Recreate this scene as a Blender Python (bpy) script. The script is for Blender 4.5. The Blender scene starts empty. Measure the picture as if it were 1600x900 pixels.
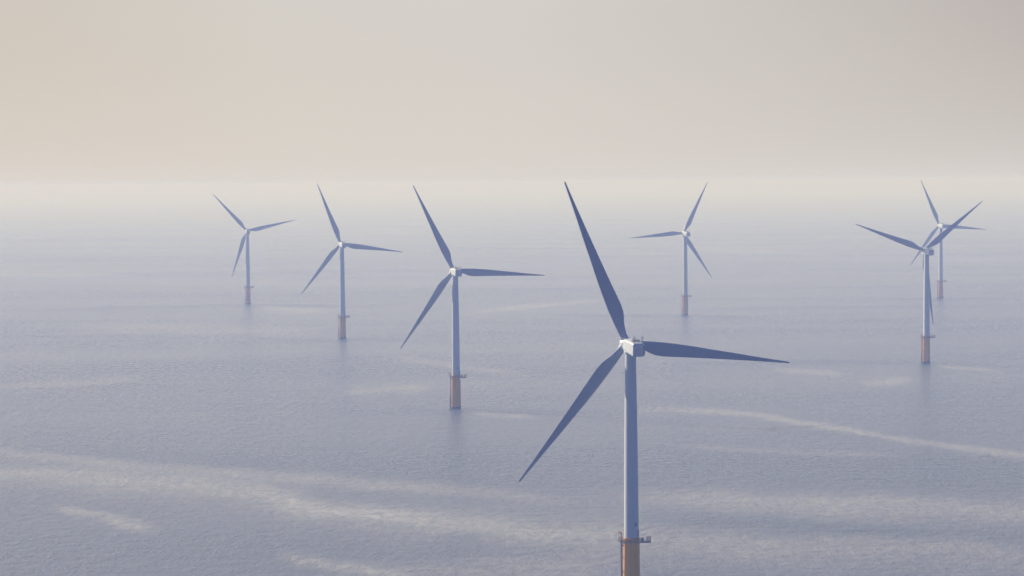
import bpy, bmesh, math, random
from mathutils import Matrix, Vector
random.seed(7)

# ---------------------------------------------------------------- camera, sky, sun, exposure
sc = bpy.context.scene
cd = bpy.data.cameras.new('camera')
cam = bpy.data.objects.new('camera', cd)
sc.collection.objects.link(cam)
sc.camera = cam
cd.sensor_width = 36.0
cd.lens = 78.75
cd.clip_start = 1.0
cd.clip_end = 200000.0
PITCH, ROLL, CAM_H = 0.04717, -0.00789, 127.3
_f = Vector((0, math.cos(PITCH), -math.sin(PITCH)))
_u = Vector((0, math.sin(PITCH), math.cos(PITCH)))
_r = Vector((1, 0, 0))
rt = _r * math.cos(ROLL) + _u * math.sin(ROLL)
up = _u * math.cos(ROLL) - _r * math.sin(ROLL)
cam.matrix_world = Matrix.Translation((0, 0, CAM_H)) @ Matrix((rt, up, -_f)).transposed().to_4x4()

SUN_EL = math.radians(21)
SUN_AZ = math.radians(-54)          # from +Y (the view) towards -X: left and beyond the turbines
sun_dir = Vector((math.sin(SUN_AZ) * math.cos(SUN_EL), math.cos(SUN_AZ) * math.cos(SUN_EL), math.sin(SUN_EL)))
SUN_POWER = 3.5
EXPOSURE = 0.74
SKY_TINT = (0.35, 0.40, 0.50)
HAZE_AZ = math.radians(-20)
HAZE_BACK = ((0.03, 0.38, 1.9), (0.04, 0.40, 2.0))      # sky away from the bright side
HAZE_SIDE = (0.6, 0.95, 1.9)
HIGH = ((8.3, 7.8, 8.1), (10.4, 9.7, 9.9), (10.7, 10.0, 9.8), (10.3, 9.5, 9.0))
HAZE_DENSITY = 0.00040
HAZE_COLOR = (0.37, 0.47, 0.86)

def N(tree, kind, **kw):
    n = tree.nodes.new(kind)
    for k, v in kw.items(): setattr(n, k, v)
    return n
def put(tree, sock, v):
    if isinstance(v, (int, float)): sock.default_value = v
    elif isinstance(v, tuple): sock.default_value = (*v, 1.0) if len(v) == 3 and len(sock.default_value) == 4 else v
    else: tree.links.new(v, sock)
def M(tree, op, a, b=None, c=None, clamp=False):
    n = N(tree, 'ShaderNodeMath', operation=op, use_clamp=clamp)
    for i, v in enumerate((a, b, c)):
        if v is not None: put(tree, n.inputs[i], v)
    return n.outputs[0]
def MIX(tree, fac, a, b, mode='MIX'):
    n = N(tree, 'ShaderNodeMix', data_type='RGBA', blend_type=mode)
    put(tree, n.inputs[0], fac); put(tree, n.inputs[6], a); put(tree, n.inputs[7], b)
    return n.outputs[2]

world = bpy.data.worlds.new('World')
sc.world = world
world.use_nodes = True
nt = world.node_tree
nt.nodes.clear()
sky = N(nt, 'ShaderNodeTexSky', sky_type='NISHITA', sun_disc=False, sun_elevation=SUN_EL, sun_rotation=SUN_AZ,
        altitude=100.0, air_density=1.0, dust_density=2.0, ozone_density=2.0)
tc = N(nt, 'ShaderNodeTexCoord')
sep = N(nt, 'ShaderNodeSeparateXYZ')
nt.links.new(tc.outputs['Generated'], sep.inputs[0])
dx, dy, dz = sep.outputs
zpos = M(nt, 'MAXIMUM', dz, 0.0)
band = M(nt, 'EXPONENT', M(nt, 'MULTIPLY', zpos, -1.0))        # thick haze low in the sky
band2 = M(nt, 'EXPONENT', M(nt, 'MULTIPLY', zpos, -21.0))      # paler right at the horizon
ax, ay = math.sin(HAZE_AZ), math.cos(HAZE_AZ)
tos = M(nt, 'ADD', M(nt, 'MULTIPLY', dx, ax), M(nt, 'MULTIPLY', dy, ay))
tos = M(nt, 'MULTIPLY_ADD', tos, 0.5, 0.5, clamp=True)         # 1 on the bright side of the sky, 0 opposite
def sky_ramp(stops):
    rn = N(nt, 'ShaderNodeValToRGB'); nt.links.new(tos, rn.inputs[0])
    el = rn.color_ramp.elements
    el[0].position = 0.0; el[0].color = (*HAZE_BACK[0], 1)
    el[1].position = 0.33; el[1].color = (*HAZE_BACK[1], 1)
    for p, c in stops: el.new(p).color = (*c, 1)
    return rn.outputs[0]
hor = sky_ramp([(0.67, HAZE_SIDE), (0.85, (2.80, 2.70, 2.75)), (0.92, (3.98, 3.75, 3.50)), (0.97, (4.17, 3.86, 3.52)), (0.996, (4.26, 3.92, 3.46))])
mid = sky_ramp([(0.67, HAZE_SIDE), (0.85, (2.29, 2.12, 2.15)), (0.92, (3.0, 2.68, 2.52)), (0.945, (3.6, 3.3, 3.1)), (0.97, (4.08, 3.84, 3.58)), (0.985, (4.08, 3.80, 3.45)), (0.997, (3.72, 3.32, 2.86))])
high = sky_ramp([(0.67, HAZE_SIDE), (0.85, HIGH[0]), (0.92, HIGH[1]), (0.97, HIGH[2]), (0.996, HIGH[3])])
hm_ = N(nt, 'ShaderNodeMapRange', interpolation_type='SMOOTHSTEP'); nt.links.new(zpos, hm_.inputs[0])
hm_.inputs[1].default_value = 0.09; hm_.inputs[2].default_value = 0.26
veil = N(nt, 'ShaderNodeTexNoise'); veil.inputs['Scale'].default_value = 3.2; veil.inputs['Detail'].default_value = 4.0; veil.inputs['Roughness'].default_value = 0.5
vm = N(nt, 'ShaderNodeVectorMath', operation='MULTIPLY'); nt.links.new(tc.outputs['Generated'], vm.inputs[0]); vm.inputs[1].default_value = (1.0, 1.0, 5.0)
nt.links.new(vm.outputs[0], veil.inputs['Vector'])
vf = N(nt, 'ShaderNodeMapRange'); nt.links.new(veil.outputs['Fac'], vf.inputs[0])
for k_, v_ in ((1, 0.3), (2, 0.7), (3, 0.98), (4, 1.02)): vf.inputs[k_].default_value = v_
mv = N(nt, 'ShaderNodeVectorMath', operation='SCALE'); nt.links.new(mid, mv.inputs[0]); nt.links.new(vf.outputs[0], mv.inputs['Scale'])
hz = MIX(nt, hm_.outputs[0], MIX(nt, band2, mv.outputs[0], hor), high)
upper = MIX(nt, 1.0, sky.outputs[0], SKY_TINT, 'MULTIPLY')
bg = N(nt, 'ShaderNodeBackground'); bg.inputs['Strength'].default_value = 0.1
nt.links.new(MIX(nt, band, upper, hz), bg.inputs['Color'])
wo = N(nt, 'ShaderNodeOutputWorld'); nt.links.new(bg.outputs[0], wo.inputs[0])

sl = bpy.data.lights.new('sun', 'SUN')
sl.energy = SUN_POWER; sl.angle = math.radians(0.5); sl.color = (1.0, 0.87, 0.70)
so = bpy.data.objects.new('sun', sl)
sc.collection.objects.link(so)
so.rotation_euler = (-sun_dir).to_track_quat('-Z', 'Y').to_euler()
so.location = (0, 0, 400)

vs = sc.view_settings
vs.view_transform = 'Standard'; vs.look = 'None'; vs.exposure = EXPOSURE; vs.gamma = 1.0; vs.use_curve_mapping = False
sc.render.engine = 'CYCLES'
sc.cycles.volume_bounces = 2
sc.cycles.max_bounces = 6
sc.cycles.use_denoising = True

# ---------------------------------------------------------------- materials
def material(name):
    m = bpy.data.materials.new(name); m.use_nodes = True
    t = m.node_tree
    return m, t, t.nodes['Principled BSDF']
def noise(t, vec, scale, detail=4.0, rough=0.5, dims='3D'):
    n = N(t, 'ShaderNodeTexNoise', noise_dimensions=dims)
    n.inputs['Scale'].default_value = scale; n.inputs['Detail'].default_value = detail; n.inputs['Roughness'].default_value = rough
    t.links.new(vec, n.inputs['Vector'])
    return n.outputs['Fac']
def scaled(t, vec, s):
    n = N(t, 'ShaderNodeVectorMath', operation='MULTIPLY'); t.links.new(vec, n.inputs[0]); n.inputs[1].default_value = s
    return n.outputs[0]
def rmap(t, v, a, b, c, d):
    n = N(t, 'ShaderNodeMapRange'); t.links.new(v, n.inputs[0])
    for i, x in enumerate((a, b, c, d)): n.inputs[i + 1].default_value = x
    return n.outputs[0]

def painted(name, base, grime, rough, streak=0.5, metal=0.0):
    m, t, b = material(name)
    geo = N(t, 'ShaderNodeTexCoord').outputs['Object']
    runs = noise(t, scaled(t, geo, (1.0, 1.0, 0.07)), 1.7, 5.0, 0.6)          # vertical rain streaks
    blot = noise(t, geo, 0.35, 4.0, 0.6)
    f = M(t, 'MULTIPLY', rmap(t, runs, 0.42, 0.75, 0.0, 1.0), rmap(t, blot, 0.35, 0.7, 0.2, 1.0))
    f = M(t, 'MULTIPLY', f, streak)
    t.links.new(MIX(t, f, base, grime), b.inputs['Base Color'])
    t.links.new(rmap(t, blot, 0.3, 0.7, rough - 0.06, rough + 0.1), b.inputs['Roughness'])
    b.inputs['Metallic'].default_value = metal
    return m

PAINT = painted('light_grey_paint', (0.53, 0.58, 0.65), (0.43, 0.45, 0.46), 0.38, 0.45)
BLADE = painted('blade_gelcoat', (0.22, 0.30, 0.43), (0.22, 0.27, 0.36), 0.35, 0.35)  # blue sky shade put into the colour; the paint itself is light grey
YELLOW = painted('orange_yellow_paint', (0.95, 0.42, 0.008), (0.62, 0.24, 0.012), 0.45, 0.7)
STEEL = painted('galvanised_steel', (0.20, 0.22, 0.25), (0.10, 0.09, 0.08), 0.5, 0.8, 0.3)
DARK = painted('dark_weed_and_tar', (0.035, 0.04, 0.045), (0.05, 0.055, 0.03), 0.6, 0.8)
DOOR = painted('dark_door_paint', (0.10, 0.13, 0.17), (0.07, 0.07, 0.07), 0.45, 0.4)

# sea --------------------------------------------------------------------------
# calm slicks (+) and rougher, darker streaks (-) drifting on the water: centre line in metres, half width, amount
STREAKS = [
    ([(-337, 1009), (-165, 955), (-106, 913), (-70, 864), (-24, 826), (36, 794), (100, 779)], 29.0, 0.45),
    ([(46, 897), (100, 876), (148, 861), (248, 815)], 25.7, 0.40),
    ([(39, 760), (107, 752), (221, 728)], 18.0, 0.35),
    ([(-67, 723), (21, 743), (43, 766)], 12.6, 0.40),
    ([(-329, 1022), (-227, 987), (-195, 980), (-168, 970), (-129, 951), (-108, 932), (-91, 893), (-63, 862), (-35, 843), (-1, 816), (45, 799), (101, 786)], 12.6, 0.80),
    ([(-216, 963), (-135, 936), (-99, 905), (-61, 867), (-25, 852), (14, 840)], 10.7, 0.55),
    ([(-356, 1126), (-247, 1073), (-175, 1015), (-113, 977), (-55, 941), (-1, 907), (40, 886)], 10.8, 0.80),
    ([(-185, 884), (-161, 859), (-142, 832), (-130, 820)], 6.4, 0.90),
    ([(-83, 766), (-66, 752), (-48, 734), (-34, 724)], 6.2, 0.90),
    ([(63, 1239), (99, 1240), (122, 1221), (165, 1150), (200, 1072), (234, 1022), (282, 947)], 10.1, 1.10),
    ([(172, 1506), (197, 1488), (219, 1461)], 12.8, 0.70),
    ([(215, 1392), (235, 1403), (256, 1434)], 11.6, 0.70),
    ([(25, 909), (76, 891), (126, 880), (235, 835)], 14.2, 0.45),
    ([(48, 848), (95, 828), (149, 802)], 7.8, -0.70),
    ([(55, 781), (111, 779), (154, 770), (183, 759)], 11.0, 0.50),
    ([(-50, 2166), (-0, 2270), (47, 2335), (103, 2403)], 23.7, 0.80),
    ([(-342, 1418), (-304, 1433), (-278, 1444), (-242, 1479)], 13.6, 0.55),
    ([(-110, 1360), (-80, 1382), (-48, 1388)], 14.8, 0.60),
    ([(-95, 1650), (-65, 1600), (-31, 1536), (12, 1470)], 13.7, 0.45),
    ([(-479, 2325), (-383, 2348), (-279, 2357), (-214, 2336), (-131, 2288)], 21.2, -0.70),
    ([(-270, 2356), (-227, 2267), (-178, 2216)], 28.4, 0.50),
    ([(-187, 1806), (-139, 1823), (-84, 1817)], 14.6, -0.70),
    ([(-102, 1259), (-58, 1252), (-32, 1250), (17, 1239), (62, 1219)], 12.2, -0.70),
    ([(-28, 1246), (-15, 1228), (13, 1216)], 7.5, 0.80),
    ([(43, 2143), (109, 2124), (163, 2107), (241, 2057)], 18.3, -0.70),
    ([(111, 1560), (201, 1562), (286, 1543), (357, 1520)], 12.2, -0.70),
    ([(286, 1526), (301, 1504), (323, 1486)], 9.6, 0.80),
    ([(387, 2373), (455, 2376), (550, 2374)], 20.2, -0.70),
    ([(-263, 1087), (-183, 1061), (-89, 1021)], 12.4, -0.50),
    ([(74, 1078), (114, 1054), (182, 1027)], 6.4, 0.35),
    ([(-431, 1790), (-330, 1772), (-251, 1750)], 40.7, -0.35),
    ([(-404, 2017), (-283, 1976), (-165, 1920)], 42.3, 0.40),
    ([(-778, 3239), (-638, 3191), (-554, 3174)], 31.9, 0.60),
    ([(-352, 2934), (-301, 2924)], 22.2, 0.50),
    ([(303, 4239), (500, 3885), (552, 3642)], 54.5, 0.50),
    ([(-1250, 5211), (-894, 5218), (-530, 4889)], 63.0, -0.60),
    ([(-258, 4521), (123, 4287), (370, 4305)], 65.0, -0.40),
]
def sea_material():
    m, t, b = material('sea_water')
    pos = N(t, 'ShaderNodeNewGeometry').outputs['Position']
    sp = N(t, 'ShaderNodeSeparateXYZ'); t.links.new(pos, sp.inputs[0])
    X, Y = sp.outputs[0], sp.outputs[1]
    wob = M(t, 'SUBTRACT', noise(t, scaled(t, pos, (1.0, 0.5, 1.0)), 0.022, 5.0, 0.6), 0.5)
    frag = M(t, 'SUBTRACT', noise(t, scaled(t, pos, (1.0, 1.2, 1.0)), 0.20, 4.0, 0.7), 0.5)
    brk = rmap(t, noise(t, scaled(t, pos, (1.0, 2.2, 1.0)), 0.030, 5.0, 0.65), 0.30, 0.62, 0.5, 1.2)
    total = None
    for pts, w, amp in STREAKS:
        w, amp = w * 1.5, amp * (1.0 if amp > 0 else 1.0)
        x0, x1 = pts[0][0], pts[-1][0]
        ys = [p[1] for p in pts]; y0, y1 = min(ys) - 2.0, max(ys) + 2.0
        u = M(t, 'DIVIDE', M(t, 'SUBTRACT', X, x0), x1 - x0)
        fc = N(t, 'ShaderNodeFloatCurve')
        cv = fc.mapping.curves[0]
        norm = [((p[0] - x0) / (x1 - x0), (p[1] - y0) / (y1 - y0)) for p in pts]
        cv.points[0].location = norm[0]; cv.points[1].location = norm[-1]
        for q in norm[1:-1]: cv.points.new(*q)
        fc.mapping.update()
        t.links.new(u, fc.inputs['Value'])
        yc = M(t, 'MULTIPLY_ADD', fc.outputs[0], y1 - y0, y0)
        d = M(t, 'DIVIDE', M(t, 'SUBTRACT', Y, yc), w)
        d = M(t, 'MULTIPLY_ADD', wob, 2.6, d)
        d = M(t, 'MULTIPLY_ADD', frag, 0.9, d)
        g = M(t, 'EXPONENT', M(t, 'MULTIPLY', M(t, 'MULTIPLY', d, d), -1.0))
        ends = M(t, 'MULTIPLY', M(t, 'MINIMUM', u, M(t, 'SUBTRACT', 1.0, u)), 5.0, clamp=True)
        g = M(t, 'MULTIPLY', M(t, 'MULTIPLY', g, ends), amp)
        total = g if total is None else M(t, 'ADD', total, g)
    total = M(t, 'MULTIPLY', total, brk)
    total = M(t, 'DIVIDE', total, M(t, 'MULTIPLY_ADD', M(t, 'MAXIMUM', total, 0.0), 0.7, 1.0))
    # broad patches of calmer and rougher water, stretched across the view by the tide
    p1 = noise(t, scaled(t, pos, (0.30, 1.0, 1.0)), 0.0055, 5.0, 0.55)
    p2 = noise(t, scaled(t, pos, (0.12, 1.0, 1.0)), 0.0022, 4.0, 0.6)
    patch = M(t, 'ADD', rmap(t, p1, 0.3, 0.7, -0.55, 0.55), rmap(t, p2, 0.3, 0.7, -0.45, 0.45))
    paws = noise(t, scaled(t, pos, (1.0, 0.55, 1.0)), 0.24, 4.0, 0.75)          # cat's paws a few metres wide
    calm = M(t, 'ADD', total, M(t, 'MULTIPLY', patch, 0.8))
    calm = M(t, 'ADD', calm, rmap(t, paws, 0.3, 0.7, -0.6, 0.6))
    # waves: swell, wind waves, ripples
    h1 = noise(t, scaled(t, pos, (0.6, 1.0, 1.0)), 0.13, 3.0, 0.5)
    h2 = noise(t, scaled(t, pos, (0.70, 1.0, 1.0)), 1.05, 4.0, 0.6)
    h3 = noise(t, scaled(t, pos, (0.8, 1.0, 1.0)), 3.2, 2.0, 0.6)
    h = M(t, 'ADD', M(t, 'MULTIPLY', h1, WAVE[0]), M(t, 'ADD', M(t, 'MULTIPLY', h2, WAVE[1]), M(t, 'MULTIPLY', h3, WAVE[2])))
    gain = rmap(t, calm, -1.1, 1.1, 1.0 + WAVE_K, 1.0 - WAVE_K)
    h = M(t, 'MULTIPLY', h, gain)
    bump = N(t, 'ShaderNodeBump'); bump.inputs['Strength'].default_value = 1.0; bump.inputs['Distance'].default_value = 1.0
    t.links.new(h, bump.inputs['Height'])
    t.links.new(bump.outputs[0], b.inputs['Normal'])
    sheen_and_foam = M(t, 'MULTIPLY', M(t, 'MAXIMUM', total, 0.0), rmap(t, paws, 0.35, 0.62, 0.35, 1.0))    # pale sheen of the slicks painted into the colour, with some foam
    t.links.new(MIX(t, M(t, 'MULTIPLY', sheen_and_foam, 0.85, clamp=True), SEA_COLOR, (0.55, 0.53, 0.48)), b.inputs['Base Color'])
    b.inputs['IOR'].default_value = 1.333
    t.links.new(rmap(t, calm, -1.1, 1.1, SEA_ROUGH[0], SEA_ROUGH[1]), b.inputs['Roughness'])
    return m
WAVE = (0.95, 0.62, 0.18)
WAVE_K = 0.70
SEA_COLOR = (0.075, 0.118, 0.195)
SEA_ROUGH = (0.33, 0.17)
SEA = sea_material()

# ---------------------------------------------------------------- helpers
def link(name, mesh, parent=None):
    o = bpy.data.objects.new(name, mesh)
    sc.collection.objects.link(o)
    if parent is not None: o.parent = parent
    return o
def finish(bm, name, mat, parent=None, smooth=None):
    bmesh.ops.recalc_face_normals(bm, faces=bm.faces)
    me = bpy.data.meshes.new(name); bm.to_mesh(me); bm.free()
    me.materials.append(mat)
    if smooth is not None:
        for p in me.polygons: p.use_smooth = True
        me.set_sharp_from_angle(angle=math.radians(smooth))
    return link(name, me, parent)
def loft(bm, rings, cap0=True, cap1=True):
    vr = [[bm.verts.new(p) for p in r] for r in rings]
    for a, b in zip(vr, vr[1:]):
        n = len(a)
        for i in range(n): bm.faces.new((a[i], a[(i + 1) % n], b[(i + 1) % n], b[i]))
    if cap0: bm.faces.new(vr[0])
    if cap1: bm.faces.new(list(reversed(vr[-1])))
def lathe(bm, prof, n=48, axis='Z'):       # prof: (radius, height)
    rings = []
    for r, z in prof:
        ring = []
        for i in range(n):
            a = 2 * math.pi * i / n
            c, s = r * math.cos(a), r * math.sin(a)
            ring.append((c, s, z) if axis == 'Z' else (c, z, s))
        rings.append(ring)
    loft(bm, rings)
def tube(bm, a, b, r, n=8):
    a, b = Vector(a), Vector(b); d = (b - a).normalized()
    s = d.orthogonal().normalized(); q = d.cross(s)
    loft(bm, [[p + r * (math.cos(2 * math.pi * i / n) * s + math.sin(2 * math.pi * i / n) * q) for i in range(n)] for p in (a, b)])
def box(bm, c, s, bev=0.0):
    r = bmesh.ops.create_cube(bm, size=1.0, matrix=Matrix.Translation(c) @ Matrix.Diagonal((*s, 1)))
    if bev:
        es = list({e for v in r['verts'] for e in v.link_edges})
        bmesh.ops.bevel(bm, geom=es, offset=bev, segments=2, profile=0.5, affect='EDGES')

# ---------------------------------------------------------------- the sea
bm = bmesh.new()
for y0, y1 in ((-6000, 0), (0, 3000), (3000, 12000), (12000, 45000)):
    vs_ = [bm.verts.new(p) for p in ((-24000, y0, 0), (24000, y0, 0), (24000, y1, 0), (-24000, y1, 0))]
    bm.faces.new(vs_)
bmesh.ops.remove_doubles(bm, verts=bm.verts, dist=0.01)
sea = finish(bm, 'sea', SEA)
sea['kind'] = 'structure'

# ---------------------------------------------------------------- wind turbine (built once, then copied)
HUB_H, ROTOR_R, TILT, OVERHANG = 77.48, 53.5, 0.09296, 4.82
DECK_Z = 18.05

def superring(w, h, y, zc, e=5.0, n=40):
    out = []
    for i in range(n):
        a = 2 * math.pi * (i + 0.5) / n
        c, s = math.cos(a), math.sin(a)
        out.append((w / 2 * math.copysign(abs(c) ** (2 / e), c), y, zc + h / 2 * math.copysign(abs(s) ** (2 / e), s)))
    return out

def build_turbine():
    root = bpy.data.objects.new('wind_turbine', None)
    sc.collection.objects.link(root)
    root.empty_display_size = 5
    # foundation: steel transition piece with the dark band at the waterline
    bm = bmesh.new()
    lathe(bm, [(2.62, 1.25), (2.62, 1.3), (2.58, 6.0), (2.45, DECK_Z - 1.2), (2.44, DECK_Z + 0.5), (2.58, DECK_Z + 0.52), (2.58, DECK_Z + 0.85), (2.3, DECK_Z + 0.9)], 56)
    fd = finish(bm, 'foundation', YELLOW, root, 35)
    bm = bmesh.new()
    lathe(bm, [(2.66, -0.8), (2.66, 1.15), (2.60, 1.25)], 56)
    finish(bm, 'waterline_band', DARK, fd, 35)
    # tower
    bm = bmesh.new()
    prof = []
    z0, z1 = DECK_Z + 0.86, 75.35
    for z, r in ((z0, 2.26), (38.0, 2.12), (57.0, 1.92), (z1, 1.66)):
        if prof:
            pr, pz = prof[-1]
            prof += [(r, z - 0.09), (r + 0.022, z - 0.07), (r + 0.022, z + 0.07)] if z < z1 else []
        prof.append((r, z + (0.09 if z0 < z < z1 else 0)))
    lathe(bm, prof, 64)
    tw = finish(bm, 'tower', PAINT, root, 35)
    # door, facing the laydown deck and the camera side
    bm = bmesh.new()
    a = math.radians(-24)
    box(bm, (0, 0, 0), (0.95, 0.16, 2.25), 0.05)
    bmesh.ops.transform(bm, verts=bm.verts, matrix=Matrix.Translation((2.24 * math.cos(a), 2.24 * math.sin(a), z0 + 1.5)) @ Matrix.Rotation(a + math.pi / 2, 4, 'Z'))
    finish(bm, 'door', DOOR, tw)
    bm = bmesh.new()
    box(bm, (0, 0, 0), (0.45, 0.3, 1.1), 0.06)
    bmesh.ops.transform(bm, verts=bm.verts, matrix=Matrix.Translation((2.26 * math.cos(-1.02), 2.26 * math.sin(-1.02), z0 + 4.3)) @ Matrix.Rotation(-1.02 + math.pi / 2, 4, 'Z'))
    finish(bm, 'warning_light', DOOR, tw)
    # platform
    bm = bmesh.new()
    lathe_r = [(2.50, DECK_Z - 0.16), (3.05, DECK_Z - 0.16), (3.05, DECK_Z), (2.50, DECK_Z)]
    n = 48
    rings = [[(r * math.cos(2 * math.pi * i / n), r * math.sin(2 * math.pi * i / n), z) for i in range(n)] for r, z in lathe_r]
    rings.append(rings[0])
    vr = [[bm.verts.new(p) for p in r] for r in rings[:-1]]
    vr.append(vr[0])
    for A, B in zip(vr, vr[1:]):
        for i in range(n): bm.faces.new((A[i], A[(i + 1) % n], B[(i + 1) % n], B[i]))
    box(bm, (4.2, -0.3, DECK_Z - 0.10), (3.2, 3.6, 0.26))
    for yy in (-1.7, -0.3, 1.1): box(bm, (4.1, yy, DECK_Z - 0.38), (3.4, 0.16, 0.3))
    for k in range(10):
        aa = 2 * math.pi * k / 10 + 0.2
        tube(bm, (2.42 * math.cos(aa), 2.42 * math.sin(aa), DECK_Z - 0.9), (2.98 * math.cos(aa), 2.98 * math.sin(aa), DECK_Z - 0.12), 0.06)
    pf = finish(bm, 'platform', STEEL, root)
    # railing round the deck
    bm = bmesh.new()
    pts = []
    for k in range(25):
        aa = math.radians(38 + (322 - 38) * k / 24)
        pts.append((3.02 * math.cos(aa), 3.02 * math.sin(aa)))
    pts += [(2.7, -2.08), (3.7, -2.08), (4.75, -2.08), (5.78, -2.08), (5.78, -0.9), (5.78, 0.3), (5.78, 1.48), (4.75, 1.48), (3.7, 1.48), (2.7, 1.48), pts[0]]
    for (x0, y0), (x1, y1) in zip(pts, pts[1:]):
        tube(bm, (x0, y0, DECK_Z), (x0, y0, DECK_Z + 1.15), 0.035, 6)
        for zz in (0.55, 1.15): tube(bm, (x0, y0, DECK_Z + zz), (x1, y1, DECK_Z + zz), 0.03, 6)
    for k in range(9):
        tube(bm, (5.78, -2.08 + 3.56 * k / 8, DECK_Z), (5.78, -2.08 + 3.56 * k / 8, DECK_Z + 1.5), 0.045, 6)
        tube(bm, (4.5 + 1.28 * k / 8, -2.08, DECK_Z), (4.5 + 1.28 * k / 8, -2.08, DECK_Z + 1.5), 0.045, 6)
    tube(bm, (5.78, -2.08, DECK_Z + 1.5), (5.78, 1.48, DECK_Z + 1.5), 0.04, 6)
    tube(bm, (4.5, -2.08, DECK_Z + 1.5), (5.78, -2.08, DECK_Z + 1.5), 0.04, 6)
    finish(bm, 'railing', STEEL, pf)
    bm = bmesh.new()
    box(bm, (3.25, -1.3, DECK_Z + 0.55), (0.7, 0.6, 1.05), 0.05)
    finish(bm, 'equipment_cabinet', DOOR, pf)
    # boat landing: two fender tubes with a ladder between, held off the foundation
    bm = bmesh.new()
    for yy, xx in ((-0.85, -3.05), (0.75, -3.15)):
        tube(bm, (xx, yy, -0.8), (xx, yy, DECK_Z + 0.2), 0.24, 14)
        for zz in (4.2, 8.6, 13.0, 16.6): tube(bm, (-2.2, yy * 0.8, zz), (xx, yy, zz), 0.15, 10)
    for yy in (-0.85, 0.75): tube(bm, (-3.45, yy, -0.8), (-3.45, yy, 7.0), 0.22, 14); tube(bm, (-3.45, yy, 7.0), (-3.1, yy, 8.0), 0.20, 14)
    bl = finish(bm, 'boat_landing', STEEL, root, 40)
    bm = bmesh.new()
    for yy in (-0.30, 0.25): tube(bm, (-2.95, yy, -0.8), (-2.95, yy, DECK_Z + 1.2), 0.05, 6)
    z = 0.5
    while z < DECK_Z: tube(bm, (-2.95, -0.30, z), (-2.95, 0.25, z), 0.03, 5); z += 0.4
    finish(bm, 'ladder', YELLOW, bl)
    # gate cage and small davit crane at the ladder head
    bm = bmesh.new()
    box(bm, (-3.3, 0.0, DECK_Z - 0.02), (1.5, 2.6, 0.2))
    for xx in (-4.0, -3.5, -3.0):
        for yy in (-1.25, 1.25): tube(bm, (xx, yy, DECK_Z), (xx, yy, DECK_Z + 1.35), 0.06, 6)
    for k in range(6): tube(bm, (-4.0, -1.25 + 0.5 * k, DECK_Z), (-4.0, -1.25 + 0.5 * k, DECK_Z + 1.35), 0.05, 6)
    for zz in (0.35, 0.7, 1.05, 1.35):
        tube(bm, (-4.0, -1.25, DECK_Z + zz), (-4.0, 1.25, DECK_Z + zz), 0.05, 6)
        tube(bm, (-4.0, -1.25, DECK_Z + zz), (-3.0, -1.25, DECK_Z + zz), 0.05, 6)
    finish(bm, 'ladder_gate', STEEL, pf)
    bm = bmesh.new()
    tube(bm, (-3.1, -1.0, DECK_Z), (-3.1, -1.0, DECK_Z + 2.6), 0.16, 12)
    tube(bm, (-3.1, -1.0, DECK_Z + 2.5), (-4.3, -1.5, DECK_Z + 3.05), 0.12, 10)
    tube(bm, (-3.1, -1.0, DECK_Z + 1.4), (-3.8, -1.3, DECK_Z + 2.8), 0.07, 8)
    box(bm, (-3.05, -0.95, DECK_Z + 2.55), (0.5, 0.45, 0.4), 0.05)
    tube(bm, (-4.25, -1.48, DECK_Z + 3.0), (-4.25, -1.48, DECK_Z + 2.2), 0.025, 5)
    finish(bm, 'davit_crane', YELLOW, root, 40)
    # nacelle (local +Y looks upwind)
    bm = bmesh.new()
    secs = [(-9.60, 3.30, 3.55, 0.20, 6), (-9.45, 3.72, 4.02, 0.22, 7), (-9.10, 3.80, 4.12, 0.23, 7), (-6.0, 3.86, 4.25, 0.20, 6.5),
            (-2.0, 3.86, 4.20, 0.12, 6), (1.2, 3.80, 3.95, 0.05, 5), (2.5, 3.55, 3.60, 0.02, 3.6), (3.05, 3.10, 3.10, 0.0, 2.4)]
    loft(bm, [superring(w, h, y, zc, e) for y, w, h, zc, e in secs])
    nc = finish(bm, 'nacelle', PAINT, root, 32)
    bm = bmesh.new()
    box(bm, (1.60, -9.60, 0.15), (0.34, 0.14, 2.5), 0.03)
    for k in range(12): box(bm, (1.60, -9.68, -0.95 + 0.2 * k), (0.28, 0.05, 0.08))
    finish(bm, 'rear_vent', DOOR, nc)
    bm = bmesh.new()
    box(bm, (-0.1, -5.6, 2.68), (2.4, 1.6, 0.28), 0.05)
    for xx in (-1.2, 1.0):
        for yy in (-6.3, -4.9): tube(bm, (xx, yy, 2.2), (xx, yy, 2.6), 0.07, 6)
    finish(bm, 'cooler', STEEL, nc)
    for xx in (-1.45, 1.05):
        bm = bmesh.new()
        tube(bm, (xx, -8.9, 2.2), (xx, -8.9, 4.15), 0.11, 8)
        tube(bm, (xx - 0.42, -8.9, 3.65), (xx + 0.42, -8.9, 3.65), 0.05, 6)
        box(bm, (xx + 0.42, -8.9, 3.85), (0.2, 0.2, 0.36), 0.04)
        box(bm, (xx - 0.42, -8.9, 3.80), (0.12, 0.4, 0.24), 0.03)
        box(bm, (xx, -8.9, 4.2), (0.2, 0.2, 0.25), 0.04)
        finish(bm, 'wind_sensor_mast', STEEL, nc)
    bm = bmesh.new()
    lathe(bm, [(2.05, 75.2), (2.05, 75.75), (1.9, 75.9)], 40)
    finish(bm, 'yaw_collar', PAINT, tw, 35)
    # hub with blade sockets
    bm = bmesh.new()
    lathe(bm, [(1.45, 3.12), (1.78, 3.25), (1.92, 3.9), (1.92, 5.6), (1.72, 6.3), (1.30, 6.85), (0.7, 7.2), (0.15, 7.32)], 40, 'Y')
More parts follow.
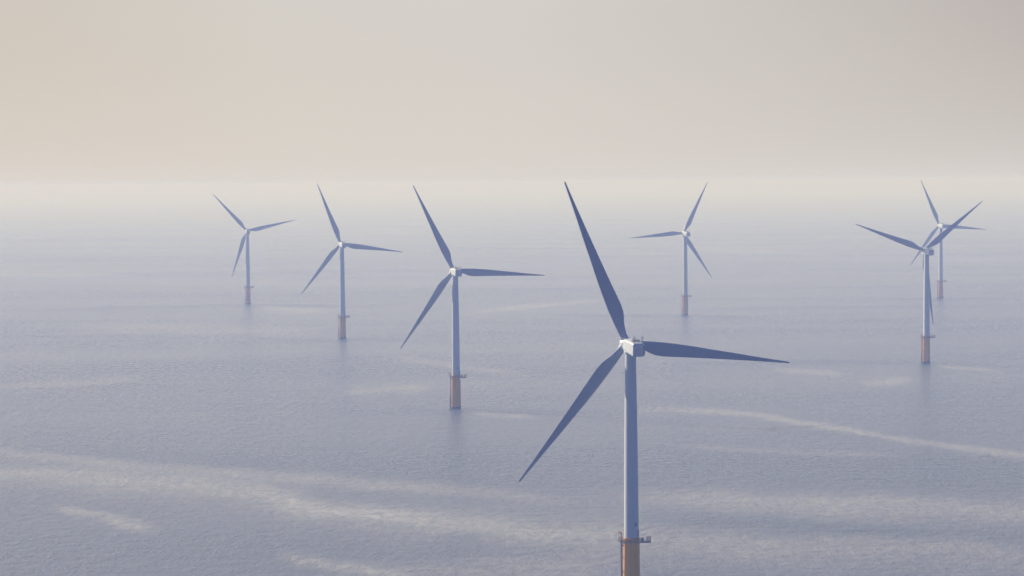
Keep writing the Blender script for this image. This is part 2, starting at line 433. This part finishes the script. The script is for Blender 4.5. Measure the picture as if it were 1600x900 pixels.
    for k in range(3):
        a = 2 * math.pi * k / 3
        R_ = Matrix.Rotation(a, 4, 'Y')
        p0, p1 = R_ @ Vector((0, OVERHANG, 0.6)), R_ @ Vector((0, OVERHANG, 2.35))
        tube(bm, p0, p1, 1.28, 32)
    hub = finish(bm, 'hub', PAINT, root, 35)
    # blade: leading edge -X, trailing edge +X, root cylinder blending into an aerofoil; (radius, lead, trail, thickness, twist)
    ST = [(1.9, 1.12, 1.12, 2.24, 0), (3.0, 1.12, 1.14, 2.2, 0), (4.5, 1.22, 1.30, 2.0, 6), (6.3, 1.38, 1.62, 1.75, 12), (8.0, 1.48, 2.22, 1.45, 13),
          (9.6, 1.54, 2.60, 1.22, 12.5), (11.6, 1.62, 2.72, 1.02, 11.5), (14.0, 1.63, 2.58, 0.86, 10), (17.0, 1.62, 2.34, 0.74, 8.5), (22.0, 1.50, 1.98, 0.58, 6.5),
          (28.0, 1.22, 1.58, 0.44, 4.5), (34.0, 1.02, 1.22, 0.34, 3), (40.0, 0.74, 0.88, 0.24, 1.5), (45.5, 0.50, 0.57, 0.17, 0.5),
          (50.0, 0.34, 0.36, 0.11, 0), (52.6, 0.25, 0.26, 0.08, 0), (53.3, 0.17, 0.20, 0.05, 0), (53.5, 0.05, 0.10, 0.02, 0)]
    rings = []
    n = 28
    for r, le, te, th, tw_ in ST:
        k = min(1.0, max(0.0, (r - 3.0) / 6.0)); k = k * k * (3 - 2 * k)
        ring = []
        ct, st_ = math.cos(math.radians(tw_)), math.sin(math.radians(tw_))
        for i in range(n):
            a = 2 * math.pi * i / n
            c, s = math.cos(a), math.sin(a)
            x = te * c if c > 0 else le * c
            u = (c + 1) / 2                      # 0 leading, 1 trailing
            foil = (1 - u) ** 0.85 * u ** 0.42 * 2.15 * (1 if s > 0 else -0.8) if 0 < u < 1 else 0
            y = th / 2 * ((1 - k) * s + k * foil)
            bend = -0.0006 * max(0, r - 10) ** 2 * 0.4
            ring.append((x * ct + y * st_, OVERHANG - bend + y * ct - x * st_, r))
        rings.append(ring)
    bm = bmesh.new(); loft(bm, rings)
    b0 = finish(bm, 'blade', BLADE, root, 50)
    return root, nc, hub, b0, fd, pf

TURBINES = [  # x, y, rotor yaw, rotor phase, label
    (35.78, 677.77, 12.6, 22.01, 'nearest and largest turbine, its orange foundation cut by the bottom of the photo'),
    (-31.91, 1258.49, 13.2, 25.84, 'second nearest turbine, standing just left of the largest one, whole down to the water'),
    (-139.12, 1834.85, 15.74, 21.64, 'middle turbine of the three receding on the left, one blade pointing right'),
    (-280.46, 2377.79, 13.01, 42.02, 'farthest left pale turbine in the haze, one blade rising gently to the right'),
    (164.3, 2120.75, 14.84, -25.46, 'hazy turbine behind the largest one, one blade pointing left'),
    (286.55, 1546.75, 9.5, -50.68, 'darker front turbine of the overlapping pair on the right, one blade hidden behind its tower'),
    (457.7, 2389.13, 9.5, 24.29, 'paler rear turbine of the overlapping pair on the right, crossed by the front one\'s blade'),
]
def copy_tree(o, parent=None):
    c = o.copy(); sc.collection.objects.link(c)
    if parent is not None: c.parent = parent
    for ch_ in list(o.children): copy_tree(ch_, c)
    return c
proto, *_ = build_turbine()
blade0 = [c for c in proto.children if c.name.startswith('blade')][0]
for k in range(2):
    bb = blade0.copy(); sc.collection.objects.link(bb); bb.parent = proto
roots = [proto] + [copy_tree(proto) for _ in TURBINES[1:]]
for o, (x, y, yaw, ph, lab) in zip(roots, TURBINES):
    o.location = (x, y, 0)
    o['label'] = lab; o['category'] = 'wind turbine'; o['group'] = 'offshore wind turbines'
    base = Matrix.Translation((0, 0, HUB_H)) @ Matrix.Rotation(math.radians(yaw), 4, 'Z') @ Matrix.Rotation(TILT, 4, 'X')
    j = 0
    for c in o.children:
        nm = c.name.split('.')[0]
        if nm == 'nacelle': c.matrix_local = base
        elif nm == 'hub': c.matrix_local = base @ Matrix.Rotation(-math.radians(ph), 4, 'Y')
        elif nm == 'blade':
            c.matrix_local = base @ Matrix.Rotation(-math.radians(ph - 120 * j), 4, 'Y'); j += 1

# ---------------------------------------------------------------- sea haze
bm = bmesh.new()
box(bm, (0, 20000, 67.0), (60000, 60000, 136.0))
hm = bpy.data.materials.new('sea_haze'); hm.use_nodes = True
t = hm.node_tree; t.nodes.clear()
pv = N(t, 'ShaderNodeVolumePrincipled')
pv.inputs['Color'].default_value = (*HAZE_COLOR, 1)
pv.inputs['Absorption Color'].default_value = (1, 1, 0.15, 1)
pv.inputs['Density'].default_value = HAZE_DENSITY
pv.inputs['Anisotropy'].default_value = 0.05
ho = N(t, 'ShaderNodeOutputMaterial'); t.links.new(pv.outputs[0], ho.inputs['Volume'])
haze = finish(bm, 'haze', hm)
haze['kind'] = 'stuff'
